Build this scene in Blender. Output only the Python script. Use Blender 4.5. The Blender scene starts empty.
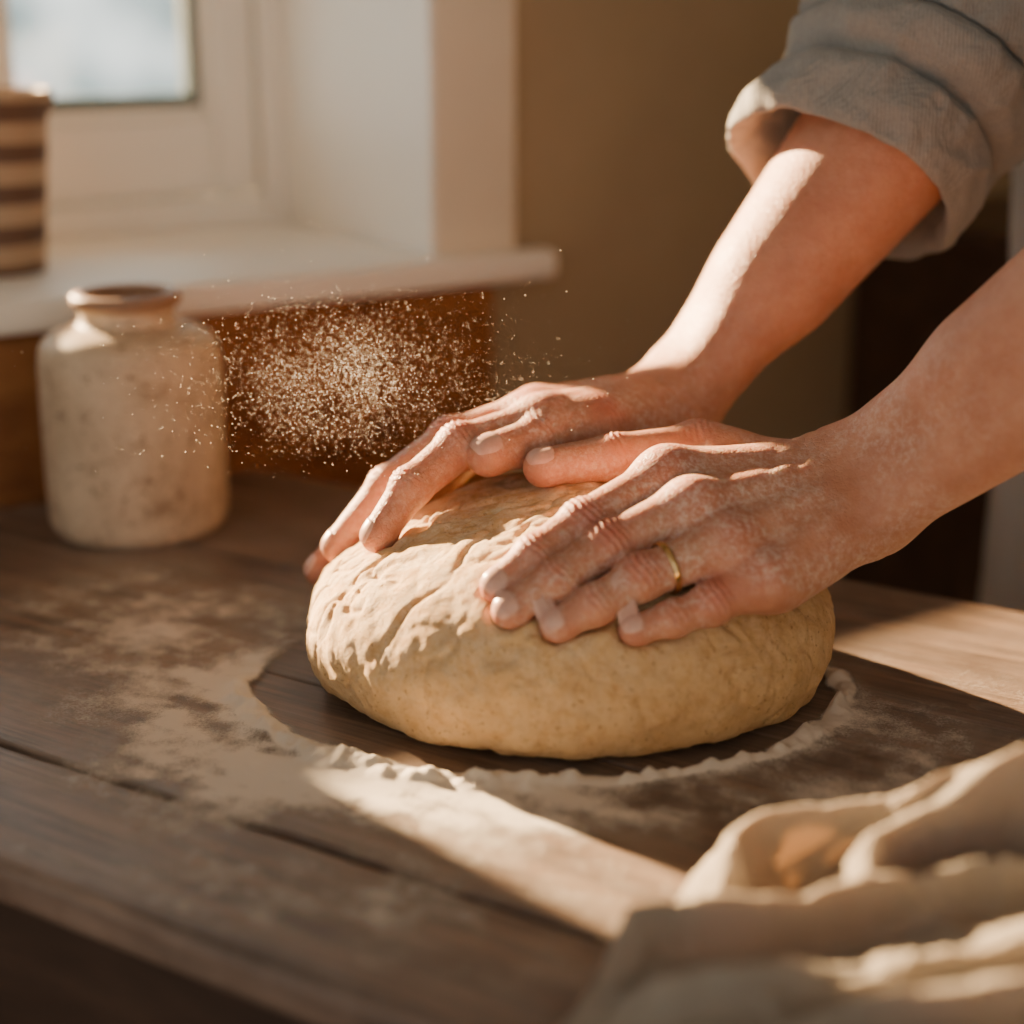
import bpy, math
import numpy as np
from mathutils import Vector, Matrix
rng=np.random.default_rng(7)
scene=bpy.context.scene
COL=scene.collection

# ------------------------------------------------------------ helpers
def link(o,parent=None):
    COL.objects.link(o)
    if parent is not None: o.parent=parent
    return o
def empty(name):
    o=bpy.data.objects.new(name,None); o.empty_display_size=.05; return link(o)
def mesh_obj(name,verts,faces,mat=None,parent=None,smooth=True):
    me=bpy.data.meshes.new(name)
    verts=np.asarray(verts,dtype=np.float32)
    if isinstance(faces,np.ndarray):
        nf=len(faces); k=faces.shape[1]
        me.vertices.add(len(verts)); me.vertices.foreach_set('co',verts.ravel())
        me.loops.add(nf*k); me.loops.foreach_set('vertex_index',faces.astype(np.int32).ravel())
        me.polygons.add(nf); me.polygons.foreach_set('loop_start',np.arange(0,nf*k,k,dtype=np.int32))
        me.polygons.foreach_set('loop_total',np.full(nf,k,dtype=np.int32))
        me.update(calc_edges=True); me.validate()
    else:
        me.from_pydata([tuple(map(float,v)) for v in verts],[],faces); me.update()
    if smooth:
        me.polygons.foreach_set('use_smooth',np.ones(len(me.polygons),dtype=bool))
    o=bpy.data.objects.new(name,me)
    if mat: me.materials.append(mat)
    return link(o,parent)
def set_attr(o,name,arr):
    a=o.data.attributes.new(name,'FLOAT','POINT'); a.data.foreach_set('value',np.asarray(arr,dtype=np.float32))
def vnoise(p,s,seed=0.):
    p=np.asarray(p,dtype=np.float64)*s+seed*17.31
    i=np.floor(p); f=p-i; f=f*f*(3-2*f)
    def h(dx,dy,dz):
        q=(i[...,0]+dx)*127.1+(i[...,1]+dy)*311.7+(i[...,2]+dz)*74.7
        s_=np.sin(q)*43758.5453; return s_-np.floor(s_)
    x,y,z=f[...,0],f[...,1],f[...,2]
    def L(a,b,t): return a+(b-a)*t
    return L(L(L(h(0,0,0),h(1,0,0),x),L(h(0,1,0),h(1,1,0),x),y),L(L(h(0,0,1),h(1,0,1),x),L(h(0,1,1),h(1,1,1),x),y),z)*2-1
ROT=np.array([[.36,.48,-.8],[-.8,.6,0],[.48,.64,.6]])
def fbm(p,s,o=3,seed=0):
    t=0;a=1; p=np.asarray(p)
    for k in range(o):
        p=p@ROT
        t=t+a*vnoise(p,s*2**k,seed+k); a*=.5
    return t
def nz(v):
    v=np.asarray(v,float); return v/np.linalg.norm(v)

# ------------------------------------------------------------ node helper
class NT:
    def __init__(s,name):
        s.m=bpy.data.materials.new(name); s.m.use_nodes=True; s.t=s.m.node_tree; s.t.nodes.clear()
        s.out=s.n('ShaderNodeOutputMaterial')
    def n(s,ty,**kw):
        nd=s.t.nodes.new(ty)
        for k,v in kw.items():
            if k.startswith('_'): setattr(nd,k[1:],v)
            else: nd.inputs[k.replace('__',' ')].default_value=v
        return nd
    def l(s,a,b): s.t.links.new(a,b)
    def coord(s,scale=(1,1,1),rot=(0,0,0)):
        tc=s.n('ShaderNodeTexCoord'); mp=s.n('ShaderNodeMapping'); mp.inputs['Scale'].default_value=scale; mp.inputs['Rotation'].default_value=rot
        s.l(tc.outputs['Object'],mp.inputs['Vector']); return mp.outputs[0]
    def noise(s,vec,scale,detail=3,rough=.55,dist=0):
        nd=s.n('ShaderNodeTexNoise',Scale=scale,Detail=detail,Roughness=rough,Distortion=dist)
        if vec is not None: s.l(vec,nd.inputs['Vector'])
        return nd.outputs['Fac']
    def ramp(s,fac,stops):
        r=s.n('ShaderNodeValToRGB'); e=r.color_ramp.elements
        while len(e)<len(stops): e.new(.5)
        for el,(p,c) in zip(e,stops):
            el.position=p; el.color=(c if len(c)==4 else (*c,1))
        s.l(fac,r.inputs[0]); return r.outputs[0]
    def mix(s,f,a,b,mode='MIX'):
        m=s.n('ShaderNodeMix',_data_type='RGBA',_blend_type=mode)
        for sock,v in ((m.inputs[0],f),(m.inputs[6],a),(m.inputs[7],b)):
            if hasattr(v,'is_output'): s.l(v,sock)
            else: sock.default_value=v if not isinstance(v,tuple) else (*v,1) if len(v)==3 else v
        return m.outputs[2]
    def math(s,op,a,b=0.,clamp=False):
        m=s.n('ShaderNodeMath',_operation=op,_use_clamp=clamp)
        for sock,v in ((m.inputs[0],a),(m.inputs[1],b)):
            if hasattr(v,'is_output'): s.l(v,sock)
            else: sock.default_value=v
        return m.outputs[0]
    def attr(s,name):
        return s.n('ShaderNodeAttribute',_attribute_name=name).outputs['Fac']
    def bump(s,h,strength=.3,dist=.001,normal=None):
        b=s.n('ShaderNodeBump',Strength=strength,Distance=dist); s.l(h,b.inputs['Height'])
        if normal is not None: s.l(normal,b.inputs['Normal'])
        return b.outputs[0]
    def bsdf(s,col,rough=.5,normal=None,**kw):
        b=s.n('ShaderNodeBsdfPrincipled')
        if hasattr(col,'is_output'): s.l(col,b.inputs['Base Color'])
        else: b.inputs['Base Color'].default_value=(*col,1)
        if hasattr(rough,'is_output'): s.l(rough,b.inputs['Roughness'])
        else: b.inputs['Roughness'].default_value=rough
        if normal is not None: s.l(normal,b.inputs['Normal'])
        for k,v in kw.items(): b.inputs[k.replace('__',' ')].default_value=v
        s.l(b.outputs[0],s.out.inputs[0]); return b

def simple(name,c1,c2,scale=8,rough=.6,bump=.1,bscale=60,**kw):
    m=NT(name); v=m.coord(); f=m.noise(v,scale,4)
    col=m.ramp(f,[(.3,c1),(.7,c2)])
    m.bsdf(col,rough,m.bump(m.noise(v,bscale,3),bump,.001),**kw); return m.m

AZD=math.atan2(-.535,.845)
def wood(name,cols,rot,rough=(.35,.6),stretch=14,scale=22,bstr=.25,haze=None,fine=False):
    m=NT(name); v=m.coord(scale=(1,1,1),rot=(0,0,-rot))
    mp=m.n('ShaderNodeMapping'); mp.inputs['Scale'].default_value=(1/stretch,1,1/3); m.l(v,mp.inputs[0])
    g=m.noise(mp.outputs[0],scale*6,6,.65,.3); g2=m.noise(mp.outputs[0],scale*1.3,3,.5,.6)
    f=m.math('ADD',m.math('MULTIPLY',g,.6),m.math('MULTIPLY',g2,.4))
    col=m.ramp(f,[(.36,cols[0]),(.5,cols[1]),(.64,cols[2])])
    if fine:
        mp2=m.n('ShaderNodeMapping'); mp2.inputs['Scale'].default_value=(1/40,1,1/3); m.l(v,mp2.inputs[0])
        st=m.ramp(m.noise(mp2.outputs[0],420,3,.6),[(.35,(.32,.29,.27)),(.52,(1,1,1))])
        col=m.mix(.85,col,st,'MULTIPLY')
        sc=m.ramp(m.noise(mp2.outputs[0],160,2,.5),[(.64,(0,0,0)),(.72,(1,1,1))])
        col=m.mix(m.math('MULTIPLY',sc,.45),col,(.36,.29,.24))
    if haze:
        hz=m.math('MULTIPLY',m.ramp(m.noise(v,9,6,.7),[(.36,(.10,.10,.10)),(.70,(1,1,1))]),haze[1])
        col=m.mix(hz,col,haze[0])
    r=m.math('ADD',m.math('MULTIPLY',f,rough[1]-rough[0]),rough[0])
    m.bsdf(col,r,m.bump(f,bstr,.0015)); return m.m

M_table=wood('worn_dark_wood',[(.055,.034,.025),(.135,.087,.062),(.28,.185,.125)],AZD,rough=(.36,.62),bstr=.5,haze=((.34,.275,.23),.50),fine=True)
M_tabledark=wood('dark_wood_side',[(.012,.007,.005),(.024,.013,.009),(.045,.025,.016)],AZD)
M_panel=wood('orange_wood_panel',[(.19,.065,.022),(.31,.12,.036),(.42,.18,.055)],math.radians(33),stretch=8)
M_cab=wood('dark_cabinet_wood',[(.03,.016,.009),(.05,.027,.015),(.08,.045,.025)],math.radians(33),stretch=8)
M_wall=simple('tan_plaster',(.38,.30,.19),(.45,.36,.235),5,.9,.15,80)
M_trim=simple('cream_paint',(.72,.66,.54),(.80,.74,.61),6,.5,.05,60)
M_white=simple('window_white_paint',(.84,.82,.75),(.90,.88,.81),6,.45,.05,60)
M_gasket=simple('teal_gasket',(.03,.08,.09),(.05,.12,.13),20,.6)
M_floor=wood('floor_boards',[(.08,.05,.03),(.13,.08,.05),(.2,.13,.08)],0)
M_gold=simple('gold_metal',(.68,.46,.20),(.80,.56,.27),30,.2,.02,200,Metallic=1.0)
M_ceil=simple('ceiling_white',(.6,.56,.5),(.66,.62,.56),4,.9)

def linen(name,c1,c2,wscale=900,trans=.25,bs=.5,tcol=None):
    m=NT(name); v=m.coord()
    a=m.n('ShaderNodeTexWave',_wave_type='BANDS',_bands_direction='X',Scale=wscale/6,Distortion=2.5,Detail=2); m.l(v,a.inputs[0])
    b=m.n('ShaderNodeTexWave',_wave_type='BANDS',_bands_direction='Y',Scale=wscale/6,Distortion=2.5,Detail=2); m.l(v,b.inputs[0])
    w=m.math('ADD',a.outputs['Fac'],b.outputs['Fac'])
    f=m.noise(v,14,5); fine=m.noise(v,450,3)
    ff=m.math('ADD',m.math('MULTIPLY',f,.6),m.math('MULTIPLY',fine,.4))
    col=m.ramp(ff,[(.35,c1),(.65,c2)])
    nrm=m.bump(m.math('ADD',w,m.math('MULTIPLY',fine,2.)),bs,.0005)
    nrm=m.bump(m.noise(v,70,4,.6,1.2),.45,.003,nrm)
    b_=m.bsdf(col,.9,nrm,Sheen__Weight=.2)
    tr=m.n('ShaderNodeBsdfTranslucent')
    if tcol: tr.inputs[0].default_value=(*tcol,1)
    else: m.l(col,tr.inputs[0])
    mx=m.n('ShaderNodeMixShader',Fac=trans)
    m.l(b_.outputs[0],mx.inputs[1]); m.l(tr.outputs[0],mx.inputs[2]); m.l(mx.outputs[0],m.out.inputs[0])
    return m.m
M_towel=linen('natural_linen_towel',(.36,.33,.27),(.50,.46,.385),bs=.7,trans=.35,tcol=(.66,.46,.26))
M_shirt=linen('grey_linen_shirt',(.245,.25,.24),(.345,.35,.335),trans=.08)
M_apron=linen('pale_apron',(.38,.40,.40),(.46,.48,.48),trans=.05)

# dough
m=NT('bread_dough'); v=m.coord()
f=m.noise(v,18,5,.6,.4)
col=m.ramp(f,[(.3,(.64,.41,.19)),(.7,(.78,.55,.29))])
spot=m.ramp(m.noise(v,130,5,.7),[(.36,(.80,.70,.58)),(.52,(1,1,1))]); col=m.mix(.7,col,spot,'MULTIPLY')
sp2=m.ramp(m.noise(v,480,2,.5),[(.64,(1,1,1)),(.70,(.48,.33,.20))]); col=m.mix(.7,col,sp2,'MULTIPLY')
fl=m.ramp(m.noise(v,80,8,.85),[(.43,(0,0,0)),(.60,(1,1,1))])
fm=m.math('MULTIPLY',fl,m.attr('flour'),True)
col=m.mix(m.math('MULTIPLY',fm,.85),col,(.86,.77,.60))
n1=m.bump(m.noise(v,60,8,.75,.8),.65,.003); n2=m.bump(m.noise(v,420,4,.7),.6,.0008,n1)
b=m.bsdf(col,.85,n2,Subsurface__Weight=.10,Subsurface__Scale=.006,Specular__IOR__Level=.25)
b.inputs['Subsurface Radius'].default_value=(1,.6,.3)
M_dough=m.m
# skin
m=NT('floury_skin'); v=m.coord()
f=m.noise(v,35,5,.6)
col=m.ramp(f,[(.3,(.50,.225,.135)),(.7,(.61,.31,.20))])
mott=m.ramp(m.noise(v,110,4,.6),[(.4,(.88,.78,.74)),(.6,(1,1,1))]); col=m.mix(.6,col,mott,'MULTIPLY')
col=m.mix(m.math('MULTIPLY',m.attr('red'),.8,True),col,(.54,.14,.095))
fl=m.ramp(m.noise(v,300,6,.85),[(.45,(0,0,0)),(.60,(1,1,1))])
patch=m.ramp(m.noise(v,30,4,.6),[(.34,(0,0,0)),(.60,(1,1,1))])
fm=m.math('MULTIPLY',m.math('MULTIPLY',fl,patch),m.attr('flour'),True)
col=m.mix(m.math('MULTIPLY',fm,.68),col,(.80,.70,.62))
vo=m.n('ShaderNodeTexVoronoi',Scale=650.); m.l(v,vo.inputs['Vector'])
vo2=m.n('ShaderNodeTexVoronoi',_feature='DISTANCE_TO_EDGE',Scale=330.); m.l(v,vo2.inputs['Vector'])
cr=m.ramp(vo2.outputs['Distance'],[(.0,(0,0,0)),(.12,(1,1,1))])
n1=m.bump(vo.outputs['Distance'],.30,.0004); n1=m.bump(cr,.40,.0004,n1); n2=m.bump(m.noise(v,120,4,.6,.5),.28,.0012,n1)
b=m.bsdf(col,.5,n2,Subsurface__Weight=.32,Subsurface__Scale=.010)
b.inputs['Subsurface Radius'].default_value=(1,.30,.12)
M_skin=m.m
m=NT('finger_nail'); v=m.coord(); col=m.ramp(m.noise(v,160,4,.7),[(.3,(.60,.34,.27)),(.7,(.72,.48,.40))])
m.bsdf(col,.3,Subsurface__Weight=.1,Subsurface__Scale=.003); M_nail=m.m
# ceramic
m=NT('speckled_stoneware'); v=m.coord()
col=m.ramp(m.noise(v,14,6,.75,.6),[(.3,(.46,.355,.24)),(.7,(.72,.60,.44))])
sm=m.ramp(m.noise(v,26,8,.8,1.6),[(.53,(0,0,0)),(.62,(1,1,1))])
col=m.mix(m.math('MULTIPLY',sm,.60),col,(.22,.135,.08))
sk=m.ramp(m.noise(v,190,3,.6),[(.60,(0,0,0)),(.66,(1,1,1))]); col=m.mix(m.math('MULTIPLY',sk,.7),col,(.14,.085,.05))
rim=m.attr('rim'); col=m.mix(rim,col,(.26,.14,.08))
m.bsdf(col,.5,m.bump(m.noise(v,60,4),.25,.001)); M_jar=m.m
# flour layer
m=NT('flour_powder'); v=m.coord()
a=m.attr('flour'); fine=m.noise(v,750,6,.95); med=m.noise(v,120,7,.9)
k=m.math('ADD',m.math('MULTIPLY',fine,1.3),m.math('MULTIPLY',med,.5))
al=m.math('MULTIPLY',m.math('SUBTRACT',m.math('ADD',a,k),1.12),1.8,True)
d=m.n('ShaderNodeBsdfDiffuse'); d.inputs[0].default_value=(.86,.80,.70,1)
m.l(m.bump(m.math('ADD',fine,med),.7,.0012),d.inputs['Normal'])
t=m.n('ShaderNodeBsdfTransparent'); mx=m.n('ShaderNodeMixShader'); m.l(al,mx.inputs[0]); m.l(t.outputs[0],mx.inputs[1]); m.l(d.outputs[0],mx.inputs[2]); m.l(mx.outputs[0],m.out.inputs[0])
M_flour=m.m
m=NT('airborne_flour'); d=m.n('ShaderNodeBsdfDiffuse'); v=m.coord(); c_=m.ramp(m.noise(v,10),[(.3,(.95,.92,.87)),(.7,(.98,.97,.94))]); m.l(c_,d.inputs[0])
t=m.n('ShaderNodeBsdfTranslucent'); m.l(c_,t.inputs[0]); mx=m.n('ShaderNodeMixShader',Fac=.65); m.l(d.outputs[0],mx.inputs[1]); m.l(t.outputs[0],mx.inputs[2]); m.l(mx.outputs[0],m.out.inputs[0])
M_air=m.m
m=NT('striped_pot_glaze'); v=m.coord()
w=m.n('ShaderNodeTexWave',_wave_type='BANDS',_bands_direction='Z',Scale=11.,Distortion=.6,Detail=2.); m.l(v,w.inputs[0])
col=m.ramp(w.outputs['Fac'],[(.35,(.12,.065,.04)),(.6,(.42,.30,.19))])
m.bsdf(col,.6,m.bump(w.outputs['Fac'],.5,.003)); M_pot=m.m

# ------------------------------------------------------------ surface nets
def surface_nets(D,X,Y,Z):
    ins=D<0
    nx,ny,nz_=D.shape
    cnt=np.zeros((nx-1,ny-1,nz_-1),np.int8)
    for a in (0,1):
        for b in (0,1):
            for c in (0,1):
                cnt+=ins[a:nx-1+a,b:ny-1+b,c:nz_-1+c]
    act=(cnt>0)&(cnt<8)
    I,J,K=np.nonzero(act); N=len(I)
    idx=np.full(act.shape,-1,np.int32); idx[I,J,K]=np.arange(N)
    pos=np.zeros((N,3)); w=np.zeros(N)
    cs=[(a,b,c) for a in (0,1) for b in (0,1) for c in (0,1)]
    val={c:D[I+c[0],J+c[1],K+c[2]] for c in cs}
    for c in cs:
        for ax in range(3):
            if c[ax]==0:
                e=list(c); e[ax]=1; e=tuple(e)
                v0,v1=val[c],val[e]; m_=(v0<0)!=(v1<0)
                t=np.where(m_,v0/np.where(m_,v0-v1,1),0)
                q=np.zeros((N,3)); q[:]=c; q[:,ax]=t
                pos+=q*m_[:,None]; w+=m_
    pos/=w[:,None]
    out=np.empty((N,3))
    for ax,(A,Q) in enumerate(((X,I),(Y,J),(Z,K))):
        out[:,ax]=A[Q]+(A[Q+1]-A[Q])*pos[:,ax]
    quads=[]
    for ax in range(3):
        sl0=[slice(None)]*3; sl1=[slice(None)]*3
        sl0[ax]=slice(0,-1); sl1[ax]=slice(1,None)
        a=ins[tuple(sl0)]; b=ins[tuple(sl1)]
        E=np.nonzero(a!=b); E=[e.copy() for e in E]
        o1,o2=[(1,2),(2,0),(0,1)][ax]
        ok=(E[o1]>=1)&(E[o2]>=1)&(E[o1]<D.shape[o1]-1)&(E[o2]<D.shape[o2]-1)
        E=[e[ok] for e in E]; s=a[tuple(E)]
        def cell(d1,d2):
            q=[e.copy() for e in E]; q[o1]=q[o1]+d1; q[o2]=q[o2]+d2; return idx[tuple(q)]
        q=np.stack([cell(-1,-1),cell(0,-1),cell(0,0),cell(-1,0)],1)
        q=np.where(s[:,None],q,q[:,::-1])
        quads.append(q)
    q=np.concatenate(quads); q=q[(q>=0).all(1)]
    return out,q
def eval_grid(fn,X,Y,Z,thr=.02,st=6):
    nx,ny,nz_=len(X),len(Y),len(Z)
    ci=[np.arange(0,n+st,st).clip(0,n-1) for n in (nx,ny,nz_)]
    CX,CY,CZ=np.meshgrid(X[ci[0]],Y[ci[1]],Z[ci[2]],indexing='ij')
    dc=fn(np.stack([CX,CY,CZ],-1).reshape(-1,3)).reshape(CX.shape)
    s=dc.shape; mn=np.full((s[0]-1,s[1]-1,s[2]-1),1e9)
    for a in (0,1):
        for b in (0,1):
            for c in (0,1):
                mn=np.minimum(mn,np.abs(dc[a:s[0]-1+a,b:s[1]-1+b,c:s[2]-1+c]))
    near=mn<thr
    up=lambda A:np.repeat(np.repeat(np.repeat(A,st,0),st,1),st,2)[:nx,:ny,:nz_]
    D=up(dc[:-1,:-1,:-1]).astype(np.float32); M=up(near)
    I,J,K=np.nonzero(M)
    for s0 in range(0,len(I),400000):
        e=slice(s0,s0+400000)
        D[I[e],J[e],K[e]]=fn(np.stack([X[I[e]],Y[J[e]],Z[K[e]]],-1))
    return D
def smin(a,b,k):
    h=np.maximum(k-np.abs(a-b),0)/k; return np.minimum(a,b)-h*h*k*.25
def smax(a,b,k): return -smin(-a,-b,k)
def cap(p,a,b,ra,rb):
    a=np.asarray(a);b=np.asarray(b); ab=b-a
    t=np.clip(((p-a)@ab)/(ab@ab),0,1)
    return np.linalg.norm(p-a-t[:,None]*ab,axis=1)-(ra+(rb-ra)*t)
def sph(p,c,r): return np.linalg.norm(p-np.asarray(c),axis=1)-r

# ------------------------------------------------------------ hands data (metres)
def A(*l): return [np.array(x)/1e4 for x in l]
HN=dict(sgn=1,er=.0310,rs=1.07,kn=.0028,
 f=dict(index=A((751,7909,1153),(331,7605,1016),(106,7448,911),(-68,7351,799)),
 middle=A((841,7637,1085),(442,7477,955),(200,7326,837),(-14,7252,715)),
 ring=A((996,7482,954),(581,7324,848),(378,7231,751),(198,7194,664)),
 pinky=A((1157,7373,821),(909,7299,731),(728,7237,682),(545,7194,645))),
 thumb=A((1400,8250,1050),(960,8500,1140),(520,8370,1130),(150,8300,1100)),
 W=np.array([.1708,.80,.1082]),E=np.array([.3149,.70,.2590]))
HF=dict(sgn=-1,er=.0380,rs=1.14,kn=.001,
 f=dict(index=A((173,8700,1225),(-270,8500,1150),(-510,8280,1000),(-680,8180,770)),
 middle=A((110,8900,1215),(-320,8800,1110),(-655,8670,895),(-925,8590,580)),
 ring=A((130,9080,1190),(-350,9030,1000),(-740,8950,730),(-1050,8790,380)),
 pinky=A((220,9260,1130),(-120,9350,960),(-350,9350,780),(-550,9300,580))),
 thumb=A((800,9050,1120),(465,8750,1185),(130,8540,1175),(-130,8380,1140)),
 W=np.array([.093,.938,.119]),E=np.array([.2340,1.0,.2966]))
RAD=dict(index=(.0118,.0100,.0088,.0073),middle=(.0120,.0102,.0089,.0074),ring=(.0115,.0096,.0084,.0070),pinky=(.0102,.0085,.0074,.0062),thumb=(.0135,.0122,.0112,.0088))
def prep(Hd):
    f=Hd['f']; Hd['R']={k:tuple(x*Hd['rs'] for x in v) for k,v in RAD.items()}
    lat=nz(f['pinky'][0]-f['index'][0])
    mid=(f['middle'][0]+f['ring'][0])/2
    ax=nz(Hd['W']-mid)
    up=nz(np.cross(ax,lat))
    if up[2]<0: up=-up
    Hd['lat']=nz(lat-ax*(lat@ax)); Hd['ax']=ax; Hd['up']=up; Hd['mid']=mid
    Hd['fa']=nz(Hd['E']-Hd['W'])
    Hd['dors']={}
    for k,J in list(f.items())+[('thumb',Hd['thumb'])]:
        ds=[]
        for i in range(3):
            d=nz(J[i+1]-J[i])
            u=Hd['tup'] if k=='thumb' else up
            ds.append(nz(u-d*(u@d)))
        Hd['dors'][k]=ds
HN['tup']=nz(np.array([0,-.25,1.])); HF['tup']=nz(np.array([-.1,-.45,1.]))
prep(HN); prep(HF)
def hand_sdf(p,Hd,detail=True):
    f=Hd['f']; W=Hd['W']; E=Hd['E']; lat=Hd['lat']; up=Hd['up']; ax=Hd['ax']; fa=Hd['fa']; er=Hd['er']; R_=Hd['R']
    d=None
    offs={'index':-.019,'middle':-.007,'ring':.006,'pinky':.017}
    for k,J in f.items():
        c=W+lat*offs[k]-ax*.012
        q=cap(p,c,J[0]-up*.002,.0138,.0130 if k!='pinky' else .0118)
        d=q if d is None else smin(d,q,.017)
    for k,J in f.items():
        d=smin(d,sph(p,J[0]+up*Hd['kn'],.0098 if k!='pinky' else .0088),.008)
    T=Hd['thumb']
    d=smin(d,cap(p,W-lat*.012-ax*.006-up*.003,T[0],.014,.0150),.014)
    d=smin(d,cap(p,T[0],T[1],.0150,.0132),.014)
    d=smin(d,cap(p,(T[0]+W)/2,f['index'][0]-up*.004,.012,.010),.016)
    d=smin(d,cap(p,T[0]*.35+T[1]*.65-up*.003,f['index'][0]-up*.003,.009,.009),.016)
    d=smin(d,cap(p,W+lat*.016-up*.006,f['pinky'][0]-up*.007+ax*.01,.014,.012),.012)
    fl=nz(lat-fa*(lat@fa))
    d=smin(d,cap(p,W-fl*.013,E-fl*.016,.0185,er),.018)
    d=smin(d,cap(p,W+fl*.013,E+fl*.016,.0185,er),.018)
    d=smin(d,sph(p,W+fl*.019+up*.010+fa*.008,.0085),.014)
    L=np.linalg.norm(E-W)
    d=smin(d,cap(p,W+fa*L*.38-fl*.012+up*.002,W+fa*L*.8-fl*.018,er*.75,er*1.05),.03)
    fd=None
    for k,J in list(f.items())+[('thumb',T)]:
        r=R_[k]; dd=None
        for i in range(3):
            q=cap(p,J[i],J[i+1],r[i],r[i+1])
            dd=q if dd is None else smin(dd,q,.004)
        if k!='thumb':
            dd=smin(dd,sph(p,J[1]+Hd['dors'][k][0]*.001,r[1]+.0003),.004)
            dd=smin(dd,sph(p,J[2]+Hd['dors'][k][1]*.0005,r[2]+.0001),.003)
        dd=smin(dd,sph(p,J[3]-Hd['dors'][k][2]*.0012-nz(J[3]-J[2])*.002,r[3]+.0004),.003)
        if detail:
            m_=np.abs(dd)<.004
            if m_.any():
                pm=p[m_]; add=np.zeros(len(pm))
                for j,amp,wd in ((1,.00066,.0070),(2,.00048,.0048)):
                    t=nz(J[j+1]-J[j-1]); q=pm-J[j]; s=q@t
                    rad=q-s[:,None]*t; rn=np.linalg.norm(rad,axis=1)+1e-6
                    mk=np.clip((rad@Hd['dors'][k][j-1])/rn,0,1)*np.exp(-(s/wd)**2)
                    bend=.28*np.abs((rad@np.cross(t,Hd['dors'][k][j-1])))+.0006*vnoise(pm,300,j)
                    add+=amp*np.cos((s+bend)*2*np.pi/.0033)*mk
                dd=dd.copy(); dd[m_]+=add
        fd=dd if fd is None else smin(fd,dd,.0016)
    d=smin(d,fd,.009)
    if detail:
        for k,J in f.items():
            c=W+lat*offs[k]*.5
            q=cap(p,c+up*.012,J[0]+up*.0075,.0022,.0032)
            d=smin(d,q,.008)
        s=(p-W)@fa
        d=d+.0006*np.exp(-((s+.004)/.0022)**2)+.0004*np.exp(-((s+.011)/.002)**2)
    return d
def hand_mesh(name,Hd,parent):
    tips=[J[3] for J in Hd['f'].values()]+[Hd['thumb'][3]]
    allp=np.array([q for J in Hd['f'].values() for q in J]+list(Hd['thumb'])+[Hd['W']])
    ex=nz(Hd['E']-np.mean(tips,axis=0))
    ez=nz(np.cross(ex,[0,1,0])) if abs(ex[1])<.8 else nz(np.cross(ex,[0,0,1]))
    ey=nz(np.cross(ez,ex)); R=np.stack([ex,ey,ez],0)
    loc=allp@R.T; Wl=R@Hd['W']; El=R@Hd['E']
    lo=loc.min(0)-.018; hi=loc.max(0)+.018
    lo[1]=min(lo[1],El[1]-.072,Wl[1]-.04); lo[2]=min(lo[2],El[2]-.072,Wl[2]-.04)
    hi[1]=max(hi[1],El[1]+.072,Wl[1]+.04); hi[2]=max(hi[2],El[2]+.072,Wl[2]+.04)
    h=.0009
    X=list(np.arange(lo[0],Wl[0]+.02,h)); st=h
    while X[-1]<El[0]+.06: st=min(st*1.04,.003); X.append(X[-1]+st)
    X=np.array(X)
    def ygrid(a,b,c0,c1):
        L=[c0]; s=h
        while L[-1]>a: s=min(s*1.06,.003); L.append(L[-1]-s)
        Rr=list(np.arange(c0+h,c1,h)); s=h
        while Rr[-1]<b: s=min(s*1.06,.003); Rr.append(Rr[-1]+s)
        return np.array(L[::-1]+Rr)
    Y=ygrid(lo[1],hi[1],loc[:,1].min()-.016,loc[:,1].max()+.016)
    Z=ygrid(lo[2],hi[2],loc[:,2].min()-.016,loc[:,2].max()+.016)
    fn=lambda q: hand_sdf(q@R,Hd)
    D=eval_grid(fn,X,Y,Z,thr=.010)
    V,Q=surface_nets(D,X,Y,Z); V=V@R
    o=mesh_obj(name,V,Q,M_skin,parent)
    red=np.zeros(len(V)); fl=np.zeros(len(V))
    for k,J in list(Hd['f'].items())+[('thumb',Hd['thumb'])]:
        for j,(c,s) in enumerate(zip(J,(.011,.010,.007,.009))):
            a=(.55,.85,.45,.65)[j]
            if j==0 and k=='thumb': continue
            red+=a*np.exp(-(np.linalg.norm(V-c-(0 if j==3 else 1)*Hd['dors'][k][min(j,2)]*RAD[k][j],axis=1)/s)**2)
    ds=np.linalg.norm(V-Hd['mid'],axis=1); fl=np.clip(1.30-ds/.12,0,1)
    fl=np.maximum(fl,.12)
    set_attr(o,'red',np.clip(red,0,1)); set_attr(o,'flour',fl)
    for k,J in list(Hd['f'].items())+[('thumb',Hd['thumb'])]:
        t=nz(J[3]-J[2]); dn=Hd['dors'][k][2]; dn=nz(dn-t*(dn@t)); sd=np.cross(t,dn); r=Hd['R'][k][3]
        nu,nv=13,13; U,Vv=np.meshgrid(np.linspace(-1,1,nu),np.linspace(-1,1,nv))
        uu=U*np.sqrt(1-.30*Vv**2*(Vv>0))*np.sqrt(1-.45*Vv**2*(Vv<0)); vv=Vv*np.sqrt(1-.30*U**2)
        ang=uu.ravel()*math.radians(50); ln=vv.ravel()*r*.80
        base=J[3]+t*(r*.10)-dn*r*.1
        org=base+t*ln[:,None]; dirs=dn*np.cos(ang)[:,None]+sd*np.sin(ang)[:,None]
        q=org+dirs*r*2.2
        for _ in range(30):
            q=q-dirs*(hand_sdf(q,Hd,False)*.8)[:,None]
        edge=np.maximum(np.abs(U),np.abs(Vv)).ravel()
        q=q+dirs*np.where(edge>.97,-.0003,.00045)[:,None]
        F=np.array([[j*nu+i,j*nu+i+1,(j+1)*nu+i+1,(j+1)*nu+i] for j in range(nv-1) for i in range(nu-1)])
        mesh_obj('nail_'+k,q,F,M_nail,o)
    return o
person=empty('person')
left=hand_mesh('left_hand_and_forearm',HN,person)
right=hand_mesh('right_hand_and_forearm',HF,person)

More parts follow.
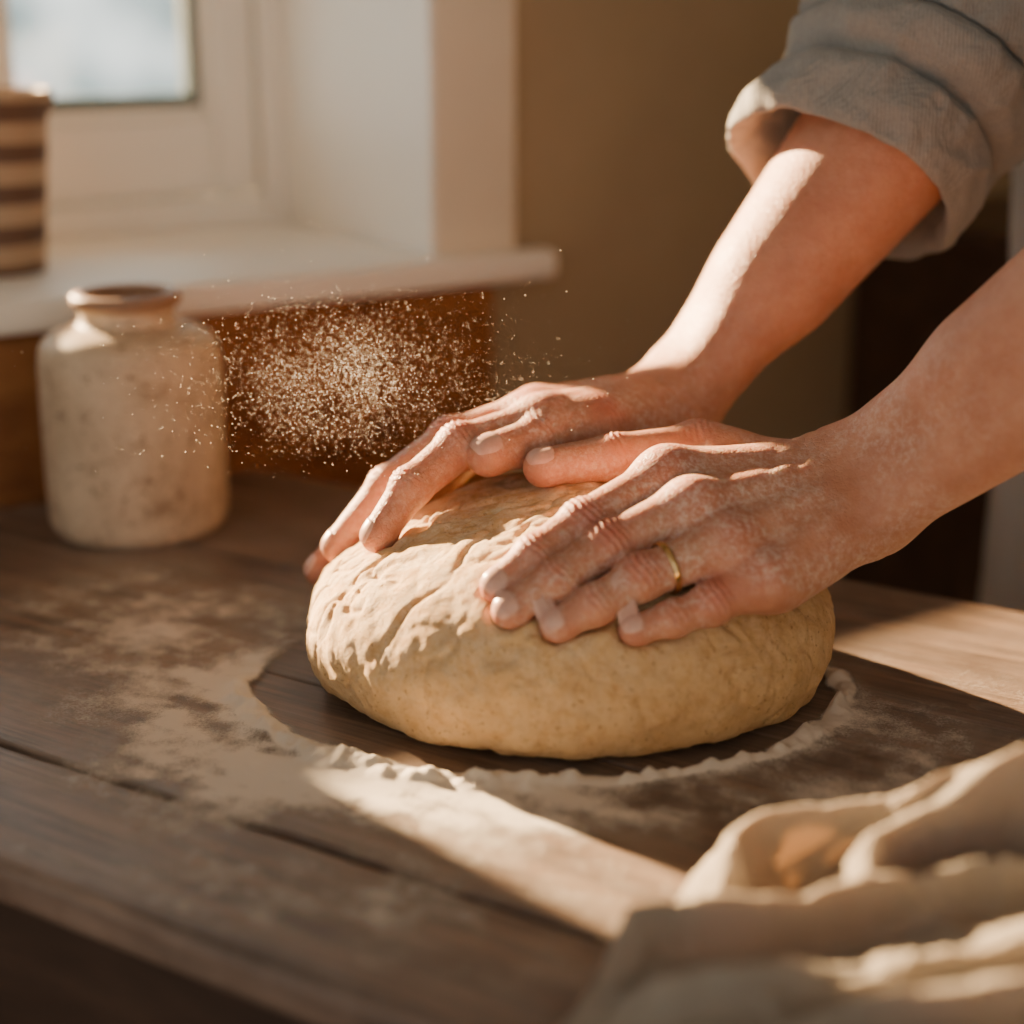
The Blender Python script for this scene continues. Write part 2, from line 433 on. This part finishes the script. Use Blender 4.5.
# ring
J=HN['f']['ring']; t=nz(J[1]-J[0]); c=J[0]+(J[1]-J[0])*.70
n1=nz(np.cross(t,[0,0,1])); n2=np.cross(t,n1)
V=[];F=[]; NU,NV=72,14
for i in range(NU):
    a=2*math.pi*i/NU; e=n1*math.cos(a)+n2*math.sin(a)
    rr=.0117
    for j in range(NV):
        b_=2*math.pi*j/NV
        V.append(c+e*(rr+.0007*math.cos(b_)+.0003)+t*.0017*math.sin(b_))
        F.append([i*NV+j,((i+1)%NU)*NV+j,((i+1)%NU)*NV+(j+1)%NV,i*NV+(j+1)%NV])
mesh_obj('gold_ring',V,np.array(F),M_gold)

# ------------------------------------------------------------ dough
DC=np.array([.030,.826,.034])
seams=[]
for _ in range(56):
    a=rng.uniform(-math.pi,0.3); rr=rng.uniform(.25,1.0); b_=rng.uniform(-.9,.9)
    x=DC[0]+.137*rr*math.cos(a); y=DC[1]+.116*rr*math.sin(a)
    L=rng.uniform(.007,.024); th=rng.uniform(-.7,1.0)
    seams.append((np.array([x,y]),np.array([math.cos(th),math.sin(th)]),L,rng.uniform(.0007,.0020)))
def dough_base(p):
    w=p+np.stack([vnoise(p,17,1),vnoise(p,17,2),vnoise(p,17,3)],-1)*.004
    q=w-DC
    topr=.068*(1-.24*np.clip((-.005-q[:,0])/.12,0,1)-.10*np.clip((q[:,0]-.03)/.11,0,1))
    rz=np.where(q[:,2]>0,topr,.080)
    hx=np.sqrt((q[:,0]/.1365)**2+(q[:,1]/.1240)**2)
    f=(hx**2.3+np.abs(q[:,2]/rz)**1.85)**(1/2.1)
    d=(f-1)*np.linalg.norm(q,axis=1)/np.maximum(f,1e-6)*.85
    return smax(d,-(p[:,2]-.0005),.008)
def dough_sdf(p):
    d=dough_base(p)
    near=np.abs(d)<.008
    if near.any():
        pn=p[near]; dn=d[near]
        dn=dn+.0019*fbm(pn,20,3,5)+.0010*fbm(pn,100,3,9)
        lf=np.clip((.05-pn[:,0])/.09,0,1)*np.clip((pn[:,2]-.025)/.03,0,1)
        r=np.abs(fbm(pn*np.array([1,1.2,1.6]),36,2,22)); br=np.clip(fbm(pn,24,2,61)*1.4+.45,0,1)
        dn=dn+.0022*np.exp(-(r/.11)**2)*lf*br
        r=np.abs(fbm(pn*np.array([.8,1.,1.5]),26,2,72))
        dn=dn+.0016*np.exp(-(r/.055)**2)*np.clip((pn[:,2]-.006)/.03,0,1)*br
        r=np.abs(fbm(pn*np.array([1.4,1.,.8]),55,2,92)); b2=np.clip(fbm(pn,22,2,95)*1.5+.35,0,1)
        dn=dn+.0011*np.exp(-(r/.08)**2)*b2
        for c,t,L,dep in seams:
            e=pn[:,:2]-c; s=e@t; o=e@np.array([-t[1],t[0]])+.25*s*np.sin(s*160)
            dn=dn+dep*np.exp(-(o/.0018)**2-(s/L)**2)*(pn[:,2]>.02)
        for Hd in (HN,HF):
            for k,J in Hd['f'].items():
                for i in (1,2):
                    q=cap(pn,J[i],J[i+1],Hd['R'][k][i]+.0004,Hd['R'][k][i+1]+.0004)
                    dn=smax(dn,-q,.006)
        d=d.copy(); d[near]=dn
    return d
h=.0012
X=np.arange(-.122,.182,h);Y=np.arange(.690,.962,h);Z=np.arange(-.003,.115,h)
D=eval_grid(dough_sdf,X,Y,Z,thr=.013)
V,Q=surface_nets(D,X,Y,Z); V[:,2]=np.maximum(V[:,2],.0002)
dough=mesh_obj('bread_dough',V,Q,M_dough)
set_attr(dough,'flour',np.clip(.36+(V[:,2]-.05)*9-(V[:,0]+.0)*1.8,0.12,1))

# ------------------------------------------------------------ table
dv=np.array([.845,-.535]); nv_=np.array([.535,.845])
WP=np.array([-.300,1.162]); wv=np.array([math.sin(math.radians(57)),math.cos(math.radians(57))]); wn=np.array([-wv[1],wv[0]])
table=empty('wooden_table')
def prism(name,poly,z0,z1,mat,parent,bev=.002,seg=2):
    n=len(poly); V=[(*p,z0) for p in poly]+[(*p,z1) for p in poly]
    F=[list(range(n))[::-1],list(range(n,2*n))]+[[i,(i+1)%n,n+(i+1)%n,n+i] for i in range(n)]
    o=mesh_obj(name,V,F,mat,parent,False)
    if bev:
        b=o.modifiers.new('bevel','BEVEL'); b.width=bev; b.segments=seg; b.limit_method='ANGLE'
    return o
def tstart(n): return ((WP@wn)-n*(nv_@wn))/(dv@wn)+.003
se=[.415,.497,.631,.765,.935]; DE=.46
for i in range(4):
    a,b=se[i]+.0008*(i>0),se[i+1]-.0008*(i<3)
    P=[nv_*a+dv*tstart(a),nv_*a+dv*DE,nv_*b+dv*DE,nv_*b+dv*tstart(b)]
    prism('plank_%d'%(i+1),P,-.022,0,M_table,table,.0018 if 0<i<3 else .006,3)
def tb(name,n0,n1,s0,s1,z0,z1,mat):
    P=[nv_*n0+dv*s0,nv_*n0+dv*s1,nv_*n1+dv*s1,nv_*n1+dv*s0]; prism(name,P,z0,z1,mat,table,.002)
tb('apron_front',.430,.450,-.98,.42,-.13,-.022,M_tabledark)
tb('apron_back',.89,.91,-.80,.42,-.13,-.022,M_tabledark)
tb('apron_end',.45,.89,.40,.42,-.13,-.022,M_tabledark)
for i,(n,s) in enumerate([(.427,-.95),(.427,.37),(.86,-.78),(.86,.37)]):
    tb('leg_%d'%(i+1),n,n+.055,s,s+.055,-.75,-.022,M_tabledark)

# ------------------------------------------------------------ room
def wbox(name,T0,T1,n0,n1,z0,z1,mat,parent=None,bev=.0):
    P=[WP+wv*T0+wn*n0,WP+wv*T1+wn*n0,WP+wv*T1+wn*n1,WP+wv*T0+wn*n1]
    return prism(name,P,z0,z1,mat,parent,bev)
wall=empty('wall_window_side')
TL,TR=-.305,.288; ZT=.60
wbox('below',-1.6,2.2,.012,.26,-.75,.118,M_wall,wall)
wbox('left_of_window',-1.6,TL,.012,.26,.118,1.7,M_wall,wall)
wbox('right_of_window',TR,2.2,.012,.26,.118,1.7,M_wall,wall)
wbox('above',TL,TR,.012,.26,ZT,1.7,M_wall,wall)
wbox('reveal_lining_right',TR-.004,TR,.0,.26,.14,ZT,M_white,wall)
wbox('reveal_lining_left',TL,TL+.004,.0,.26,.14,ZT,M_white,wall)
wbox('trim_1',TR,.362,0,.0118,.14,ZT+.07,M_trim,None,.003)
wbox('trim_2',-.376,TL,0,.0118,.14,ZT+.07,M_trim,None,.003)
wbox('trim_3',TL,TR,0,.0118,ZT,ZT+.07,M_trim,None,.003)
wbox('wainscot_panel',-1.0,.34,.0,.0118,-.75,.1205,M_panel,None,.003)
sill=empty('window_sill')
wbox('front_board',-.39,.386,-.026,.0,.121,.144,M_white,sill,.006)
wbox('inner_board',TL+.0045,TR-.0045,-.001,.255,.122,.1438,M_white,sill,.002)
win=empty('window_1')
g0,g1=.25,.31; GT=ZT-.075
wbox('frame_right',.264,TR,g0,g1,.143,ZT,M_white,win,.004)
wbox('frame_left',TL,-.285,g0,g1,.143,ZT,M_white,win,.004)
wbox('frame_bottom',-.285,.264,g0,g1,.143,.168,M_white,win,.004)
wbox('frame_top',-.285,.264,g0,g1,GT+.045,ZT,M_white,win,.004)
wbox('mullion',.018,.048,g0+.004,g1,.168,GT+.045,M_white,win,.004)
for i,(a,b,c0,c1) in enumerate([(.048,.224,.048,.264),(-.238,.018,-.285,.018)]):
    if c1>b: wbox('stile_%d_r'%i,b,c1-.002,g0+.012,g1-.008,.170,GT+.043,M_white,win,.004)
    if c0<a: wbox('stile_%d_l'%i,c0+.002,a,g0+.012,g1-.008,.170,GT+.043,M_white,win,.004)
    wbox('rail_%d_b'%i,a,b,g0+.012,g1-.008,.170,.235,M_white,win,.004)
    wbox('rail_%d_t'%i,a,b,g0+.012,g1-.008,GT,GT+.043,M_white,win,.004)
    for nm,x0,x1,z0,z1 in (('l',a,a+.008,.235,GT),('r',b-.008,b,.235,GT),('b',a+.008,b-.008,.235,.245),('t',a+.008,b-.008,GT-.012,GT)):
        wbox('bead_%d_%s'%(i,nm),x0,x1,g0+.020,g1-.012,z0,z1,M_white,win,.003)
        if nm=='b': wbox('gasket_%d_b'%i,a+.008,b-.008,g0+.026,g1-.018,.245,.2555,M_gasket,win)
        if nm=='r': wbox('gasket_%d_r'%i,b-.018,b-.008,g0+.026,g1-.018,.245,GT-.012,M_gasket,win)
m=NT('clear_glass'); gl=m.n('ShaderNodeBsdfGlossy',Roughness=.02); t=m.n('ShaderNodeBsdfTransparent'); mx=m.n('ShaderNodeMixShader',Fac=.05)
m.l(t.outputs[0],mx.inputs[1]); m.l(gl.outputs[0],mx.inputs[2]); m.l(mx.outputs[0],m.out.inputs[0])
wbox('glass',-.238,.224,.283,.286,.24,GT-.005,m.m,win)
def box(name,x0,x1,y0,y1,z0,z1,mat,bev=0): return prism(name,[(x0,y0),(x1,y0),(x1,y1),(x0,y1)],z0,z1,mat,None,bev)
box('floor',-2.2,2.4,-1.4,3.,-.80,-.75,M_floor)
box('ceiling',-2.2,2.4,-1.4,3.,1.7,1.75,M_ceil)
box('wall_right',1.75,1.8,-1.4,2.6,-.75,1.7,M_wall)
cab=empty('dark_cabinet')
wbox('body',.74,1.45,-.30,.010,-.75,.13,M_cab,cab,.004)
wbox('top',.72,1.47,-.32,.011,.13,.15,M_cab,cab,.004)
for i in range(2): wbox('door_%d'%i,.76+i*.35,1.07+i*.35,-.315,-.30,-.70,.10,M_cab,cab,.006)

# ------------------------------------------------------------ lathe objects
def lathe(name,prof,c,mat,seg=96,parent=None,wob=0):
    V=[];n=len(prof)
    for i in range(seg):
        a=2*math.pi*i/seg
        for r,z in prof: V.append((r*math.cos(a),r*math.sin(a),z))
    F=[[i*n+j,((i+1)%seg)*n+j,((i+1)%seg)*n+j+1,i*n+j+1] for i in range(seg) for j in range(n-1)]
    V=np.array(V)
    if wob: V[:,:2]*=(1+wob*vnoise(V,25,3))[:,None]
    o=mesh_obj(name,V,np.array(F),mat,parent); o.location=c; return o
def spl(pts,n=8):
    pts=np.array(pts,float); P=np.vstack([2*pts[0]-pts[1],pts,2*pts[-1]-pts[-2]]); o=[]
    for i in range(1,len(P)-2):
        for t in np.linspace(0,1,n,endpoint=False):
            a,b,c,d=P[i-1:i+3]
            o.append(.5*((2*b)+(-a+c)*t+(2*a-5*b+4*c-d)*t*t+(-a+3*b-3*c+d)*t**3))
    o.append(pts[-1]); return np.array(o)
prof=[(.0005,.001),(.048,.001),(.0535,.0015),(.0570,.006),(.0582,.014),(.0585,.03),(.0585,.06),(.0583,.10),(.0578,.114),(.0555,.124),(.049,.1305),(.040,.134),(.0325,.136),(.0300,.140),(.0300,.145),(.032,.1475),(.0348,.150),(.0348,.1535),(.0330,.156),(.0290,.1565),(.0260,.154),(.0255,.148),(.027,.138),(.048,.126),(.052,.11),(.052,.02),(.0005,.01)]
pf=spl(prof,4)
jar=lathe('stoneware_jar',[tuple(p) for p in pf],(-.2465,1.082,0),M_jar,wob=.004)
co=np.array([v.co for v in jar.data.vertices]); set_attr(jar,'rim',np.clip((co[:,2]-.1455)/.003,0,1)*.9)
pp=[(.0005,.0),(.030,.0),(.033,.003),(.036,.04),(.040,.085),(.042,.110),(.046,.114),(.0465,.126),(.044,.1285),(.040,.126),(.039,.11),(.036,.08),(.030,.01),(.0005,.008)]
lathe('striped_pot',[tuple(p) for p in spl(pp,4)],(-.374,1.245,.1442),M_pot)

# ------------------------------------------------------------ flour
def ring_e(x,y):
    a=np.arctan2((y-.812)/.119,(x-.0155)/.152); r=np.sqrt(((x-.0155)/.152)**2+((y-.812)/.119)**2); return a,r
gx=np.arange(-.33,.30,.0016); gy=np.arange(.50,1.10,.0016)
GX,GY=np.meshgrid(gx,gy,indexing='ij'); P=np.stack([GX.ravel(),GY.ravel(),np.zeros(GX.size)],1)
a,r=ring_e(P[:,0],P[:,1])
wob=.026*fbm(P,18,2,4)+.018*fbm(P,70,3,5); rr=r-1+wob
front=np.clip(-np.sin(a)+.55,0,1)
width=.044+.020*fbm(P,30,2,8)+.020*np.exp(-((a+1.95)/.6)**2)
width=np.clip(width,.022,.12)
ridge=np.exp(-(rr/width)**2)*np.clip(front*1.4,0,1)
out=(rr>0)
x,y=P[:,0],P[:,1]
def blob(cx,cy,sx,sy,rot=0):
    c_,s_=math.cos(rot),math.sin(rot); u=(x-cx)*c_+(y-cy)*s_; w=-(x-cx)*s_+(y-cy)*c_
    return np.exp(-(u/sx)**2-(w/sy)**2)
PR=P@np.array([[.845,-.535,0],[.535,.845,0],[0,0,1]]).T*np.array([.30,1,1])
n1=fbm(P,34,5,31); n2=fbm(PR,90,4,41); n3=fbm(P,110,4,47)
patch=(.98*blob(-.090,.703,.062,.034,.0)+.58*blob(-.150,.775,.05,.07,0)+.55*blob(-.03,.676,.07,.020,-.1)+.34*blob(.09,.672,.10,.026,.1)+.44*blob(-.2,.90,.09,.10)+.26*blob(-.13,.60,.12,.06)+.34*blob(.2,.72,.06,.08)+.14*blob(.02,.58,.15,.06)+.16)
fl=patch*(.85+.35*n1+.32*n2+.25*n3)*np.where(out,1,np.clip(1+rr/.05,0.05,1))
halo=.50*np.exp(-(np.clip(rr,0,9)/.10)**2)*np.clip(front*1.4,0,1)*out*(.8+.4*n1+.3*n3)
fl=np.maximum(fl,0)+halo*.8
fl=fl*np.where(rr<-.02,.4,1)
fl=np.clip(np.maximum(fl,ridge*1.8),0,1.6)
lump=np.clip(.60+.7*fbm(P,90,3,51)+.4*fbm(P,220,2,57),0.08,1.7)
dgap=dough_base(np.stack([P[:,0],P[:,1],np.full(len(P),.006)],1))
hgt=.0004+.0050*ridge*lump+.0010*np.clip(fl-.5,0,1)*np.clip(.5+n1,0,1)
P[:,2]=hgt
ok=(P[:,:2]@nv_>.424)&(P[:,:2]@nv_<.925)&((P[:,:2]-WP)@wn<-.008)&(dgap>.001)
nx,ny=len(gx),len(gy); I,J_=np.meshgrid(np.arange(nx-1),np.arange(ny-1),indexing='ij'); b0=(I*ny+J_).ravel()
Q=np.stack([b0,b0+ny,b0+ny+1,b0+1],1)
keep=ok[Q].all(1)&(fl[Q].max(1)>.04); Q=Q[keep]
used=np.unique(Q); mp=np.full(len(P),-1); mp[used]=np.arange(len(used))
o=mesh_obj('scattered_flour',P[used],mp[Q],M_flour); set_attr(o,'flour',fl[used])
def specks(name,C,R,mat):
    base=np.array([(1,0,0),(-1,0,0),(0,1,0),(0,-1,0),(0,0,1),(0,0,-1)],float)
    bf=np.array([(0,2,4),(2,1,4),(1,3,4),(3,0,4),(2,0,5),(1,2,5),(3,1,5),(0,3,5)])
    V=(C[:,None,:]+base[None]*R[:,None,None]).reshape(-1,3); F=(np.arange(len(C))[:,None,None]*6+bf[None]).reshape(-1,3)
    return mesh_obj(name,V,F,mat)
N=15000
c=np.array([-.082,.862,.147])+rng.normal(size=(N,3))*np.array([.036,.024,.0175])
keep=fbm(c,34,3,15)+.32*rng.normal(size=N)>.02; c=c[keep]
N2=2200; c2=np.array([-.092,.862,.144])+rng.normal(size=(N2,3))*np.array([.052,.030,.030])
c=np.vstack([c,c2]); c=c[(c[:,2]>.108)&(hand_sdf(c,HF,False)>.004)]
specks('airborne_flour_dust',c,.00009+.00028*rng.random(len(c))**3.2,M_air)

# ------------------------------------------------------------ towel
def polydist(x,y,pts):
    best=np.full(x.shape,9.); bt=np.zeros(x.shape); n=len(pts)-1
    for i in range(n):
        a=np.array(pts[i]);b=np.array(pts[i+1]); ab=b-a
        t=np.clip(((x-a[0])*ab[0]+(y-a[1])*ab[1])/(ab@ab),0,1)
        dx=x-a[0]-t*ab[0]; dy=y-a[1]-t*ab[1]; d=np.sqrt(dx*dx+dy*dy); sg=np.sign(ab[0]*dy-ab[1]*dx)
        m_=d<np.abs(best); best=np.where(m_,d*sg,best); bt=np.where(m_,(i+t)/n,bt)
    return best,bt
nu,nv=420,400
U,Vv=np.meshgrid(np.linspace(0,1,nu),np.linspace(0,1,nv),indexing='ij')
def lerp(a,b,t): return a+(b-a)*t
Lx=lerp(.080,-.010,Vv); Ly=lerp(.604,.452,Vv); Rx=lerp(.42,.34,Vv); Ry=lerp(.62,.31,Vv)
tx=lerp(Lx,Rx,U); ty=lerp(Ly,Ry,U)
PP=np.stack([tx,ty,0*tx],-1)
wx=tx+.008*vnoise(PP,16,3)+.002*vnoise(PP,45,13); wy=ty+.008*vnoise(PP,16,5)+.002*vnoise(PP,45,15)
z=.004+0*tx
ridges=(([(.072,.560),(.082,.584),(.100,.598),(.14,.601),(.185,.598)],.040,.007,.009,0.),
        ([(.122,.560),(.145,.580),(.19,.592),(.27,.600),(.42,.60)],.040,.010,.009,.0),
        ([(.020,.520),(.055,.539),(.10,.547),(.145,.552),(.19,.562),(.26,.578),(.42,.583)],.029,.009,.007,.1),
        ([(.030,.496),(.09,.510),(.15,.514),(.22,.530),(.40,.553)],.020,.009,.009,0.1),
        ([(.09,.476),(.16,.490),(.21,.497),(.30,.525),(.40,.53)],.028,.011,.009,.0),
        ([(.14,.535),(.19,.527),(.26,.556)],.016,.008,.008,.0),
        ([(.07,.455),(.14,.455),(.22,.468),(.38,.48)],.024,.012,.009,.2))
for pts,amp,w1,w2,t0 in ridges:
    pts=spl([(a,b) for a,b in pts],4)
    d,t=polydist(wx,wy,[tuple(q) for q in pts])
    w=np.where(d>0,w1,w2); prof_=1/(1+(np.abs(d)/w)**2.3)
    z=np.maximum(z,0)+amp*prof_*np.clip(t0+.25+t*7,0,1)*(.88+.18*vnoise(PP,20,31))
r1=1-np.abs(fbm(PP*np.array([.7,1.5,1]),30,2,77)); z=z+.0038*np.clip(r1-.62,0,1)/.38*np.clip(U*6,0.2,1)
r2=1-np.abs(fbm(PP*np.array([1.3,.8,1]),80,2,87)); z=z+.0010*np.clip(r2-.55,0,1)/.45
z=z+.0010*fbm(PP,75,3,7)+.002*np.clip(U*3,0,1)
hem=np.clip(1-U*(.34)/.011,0,1)>0
z=np.where(hem,z+.0013,z); z=z-.0009*np.exp(-((U*.34-.0135)/.0009)**2)*(.6+.4*np.sin(Vv*.17/.0022*math.pi))
ty2=ty-.35*np.clip(z-.012,0,1)
V=np.stack([tx+.004*vnoise(PP,20,9),ty2,np.maximum(z,.0015)],-1).reshape(-1,3)
I,J_=np.meshgrid(np.arange(nu-1),np.arange(nv-1),indexing='ij'); b0=(I*nv+J_).ravel()
Q=np.stack([b0,b0+1,b0+nv+1,b0+nv],1)[:, ::-1]
tw=mesh_obj('linen_towel',V,Q,M_towel)
s=tw.modifiers.new('solid','SOLIDIFY'); s.thickness=.0013; s.offset=1

# ------------------------------------------------------------ clothing / torso
def sweep(name,pts,rad,mat,parent,seg=200,wr=.006,seed=0,wstart=0):
    pts=np.array(pts,float); n=len(pts); V=[]
    T=np.gradient(pts,axis=0); ref=np.array([0,1,0.])
    T0=nz(pts[-1]-pts[0])
    for i in range(n):
        t=T0 if i<wstart else nz(T[i]*.5/np.linalg.norm(T[i])+T0*.5); a=nz(np.cross(t,ref)); b_=np.cross(t,a)
        for j in range(seg):
            th=2*math.pi*j/seg
            V.append(pts[i]+(a*math.cos(th)+b_*math.sin(th))*rad[i])
    V=np.array(V); cen=np.repeat(pts,seg,0); rd=V-cen; rn=np.linalg.norm(rd,axis=1,keepdims=True)+1e-9
    idx=np.repeat(np.arange(n),seg); am=np.where(idx<wstart,.55,1.5)
    r1=1-np.abs(fbm(V,15,2,seed)); r2=1-np.abs(fbm(V,34,2,seed+9)); r3=1-np.abs(fbm(V,60,2,seed+19))
    nn=1.5*(r1-.6)+1.0*(r2-.6)+.45*(r3-.6)
    V=V+rd/rn*(nn*wr*am)[:,None]
    F=[[i*seg+j,i*seg+(j+1)%seg,(i+1)*seg+(j+1)%seg,(i+1)*seg+j] for i in range(n-1) for j in range(seg)]
    return mesh_obj(name,V,np.array(F),mat,parent)
def arm_sleeve(name,Hd,cut,sh,seed,rk=1.):
    W,E=Hd['W'],Hd['E']; fa=nz(E-W)
    c0=W+(E-W)*cut
    ctrl=[(c0+fa*.040,.054),(c0+fa*.012,.056),(c0-fa*.001,.060),(c0-fa*.004,.0635),(c0+fa*.003,.0675),(c0+fa*.018,.0695),(c0+fa*.030,.069),(c0+fa*.036,.066),(c0+fa*.038,.0600),(c0+fa*.041,.0615),(c0+fa*.048,.070),(c0+fa*.062,.0740),(c0+fa*.070,.070),(c0+fa*.073,.064),
          (c0+fa*.080,.073)]
    P=[np.append(a,b*rk) for a,b in ctrl]
    Eo=E+fa*.035; nc=len(P)*7
    for s in (.10,.25,.4,.55,.7,.85,1.0): P.append(np.append(Eo+(sh-Eo)*s,(.082+.02*s)*rk))
    S=spl(P,7); return sweep(name,S[:,:3],S[:,3],M_shirt,person,wr=.009,seed=seed,wstart=nc-4)
shF=np.array([.375,1.15,.52]); shN=np.array([.52,.86,.50])
arm_sleeve('shirt_sleeve_right',HF,.665,shF,3,1.04)
arm_sleeve('shirt_sleeve_left',HN,.97,shN,8)
def loft(name,rows,mat,wr=.006,seed=0,seg=96,ang=0):
    V=[];n=len(rows)
    for x,y,z,a,b_ in rows:
        for j in range(seg):
            th=2*math.pi*j/seg; u=a*math.cos(th); w=b_*math.sin(th)
            V.append((x+u*math.cos(ang)-w*math.sin(ang),y+u*math.sin(ang)+w*math.cos(ang),z))
    V=np.array(V); V[:,:2]+= (wr*(1-2*np.abs(fbm(V*np.array([1,1,.4]),14,2,seed))))[:,None]*nz(np.array([1,1]))
    F=[[i*seg+j,i*seg+(j+1)%seg,(i+1)*seg+(j+1)%seg,(i+1)*seg+j] for i in range(n-1) for j in range(seg)]
    V=np.vstack([V,[np.array(rows[-1][:3])],[np.array(rows[0][:3])]])
    return mesh_obj(name,V,[list(map(int,f)) for f in F]+[[(n-1)*seg+j,(n-1)*seg+(j+1)%seg,len(V)-2] for j in range(seg)],mat,person)
A_=math.atan2(-.31,.175)
r=[(.47,1.10,-.16,.17,.12),(.465,1.09,-.05,.165,.115),(.46,1.08,.10,.155,.11),(.45,1.06,.25,.165,.115),(.44,1.04,.38,.18,.12),(.435,1.02,.48,.18,.11),(.43,1.015,.55,.14,.085),(.43,1.01,.59,.07,.06)]
S=spl(r,6); loft('shirt_torso',[tuple(q) for q in S],M_apron,ang=A_)
r=[(.43,1.01,.57,.055,.055),(.42,1.0,.66,.05,.052),(.42,1.0,.70,.05,.052)]
loft('neck',[tuple(q) for q in spl(r,4)],M_skin,wr=0,ang=A_)
for i,s_ in enumerate((-1,1)):
    ox=.085*s_*math.cos(A_); oy=.085*s_*math.sin(A_)
    r=[(.49+ox,1.13+oy,-.75,.06,.06),(.485+ox,1.12+oy,-.45,.07,.07),(.47+ox,1.10+oy,-.12,.092,.10)]
    loft('trouser_leg_%d'%(i+1),[tuple(q) for q in spl(r,6)],M_cab,ang=A_)

# ------------------------------------------------------------ light
az=math.radians(-44); el=math.radians(17.6)
trav=Vector((-math.sin(az)*math.cos(el),-math.cos(az)*math.cos(el),-math.sin(el)))
sd=bpy.data.lights.new('sun','SUN'); sd.energy=62; sd.angle=math.radians(.9); sd.color=(1,.66,.35)
so=bpy.data.objects.new('sun',sd); so.rotation_euler=trav.to_track_quat('-Z','Y').to_euler(); so.location=(-1.5,2.5,1.5); link(so)
# sky: bright above the horizon outside the window, hazy blurred garden below it, dim warm room side
w=bpy.data.worlds.new('sky'); scene.world=w; w.use_nodes=True; nt=w.node_tree; nt.nodes.clear()
N_=nt.nodes.new; Lk=nt.links.new
out=N_('ShaderNodeOutputWorld'); bg=N_('ShaderNodeBackground'); tc=N_('ShaderNodeTexCoord')
dt=N_('ShaderNodeVectorMath'); dt.operation='DOT_PRODUCT'; dt.inputs[1].default_value=(-.55,.83,.0)
rp=N_('ShaderNodeValToRGB'); e=rp.color_ramp.elements; e[0].position=.30; e[0].color=(0,0,0,1); e[1].position=.70; e[1].color=(1,1,1,1)
Lk(tc.outputs['Generated'],dt.inputs[0]); Lk(dt.outputs['Value'],rp.inputs[0])
sx=N_('ShaderNodeSeparateXYZ'); Lk(tc.outputs['Generated'],sx.inputs[0])
hz=N_('ShaderNodeValToRGB'); e=hz.color_ramp.elements; e[0].position=.0; e[0].color=(0,0,0,1); e[1].position=.08; e[1].color=(1,1,1,1); Lk(sx.outputs['Z'],hz.inputs[0])
ns=N_('ShaderNodeTexNoise'); ns.inputs['Scale'].default_value=22; ns.inputs['Detail'].default_value=2; Lk(tc.outputs['Generated'],ns.inputs['Vector'])
gr=N_('ShaderNodeValToRGB'); e=gr.color_ramp.elements; e[0].position=.40; e[0].color=(.55,.72,.70,1); e[1].position=.58; e[1].color=(1.9,2.0,1.9,1); Lk(ns.outputs['Fac'],gr.inputs[0])
m1=N_('ShaderNodeMix'); m1.data_type='RGBA'; Lk(hz.outputs[0],m1.inputs[0]); Lk(gr.outputs[0],m1.inputs[6]); m1.inputs[7].default_value=(4.6,4.8,4.6,1)
m2=N_('ShaderNodeMix'); m2.data_type='RGBA'; Lk(rp.outputs[0],m2.inputs[0]); m2.inputs[6].default_value=(.80,.72,.63,1); Lk(m1.outputs[2],m2.inputs[7])
Lk(m2.outputs[2],bg.inputs[0]); bg.inputs[1].default_value=1.0; Lk(bg.outputs[0],out.inputs[0])

# ------------------------------------------------------------ camera
cd=bpy.data.cameras.new('camera'); cam=bpy.data.objects.new('camera',cd); link(cam)
cam.location=(0,0,.34); cam.rotation_euler=(math.radians(73),0,0); cd.lens=60; cd.sensor_width=36; cd.clip_start=.01
cd.dof.use_dof=True; cd.dof.focus_distance=.835; cd.dof.aperture_fstop=2.6
scene.camera=cam
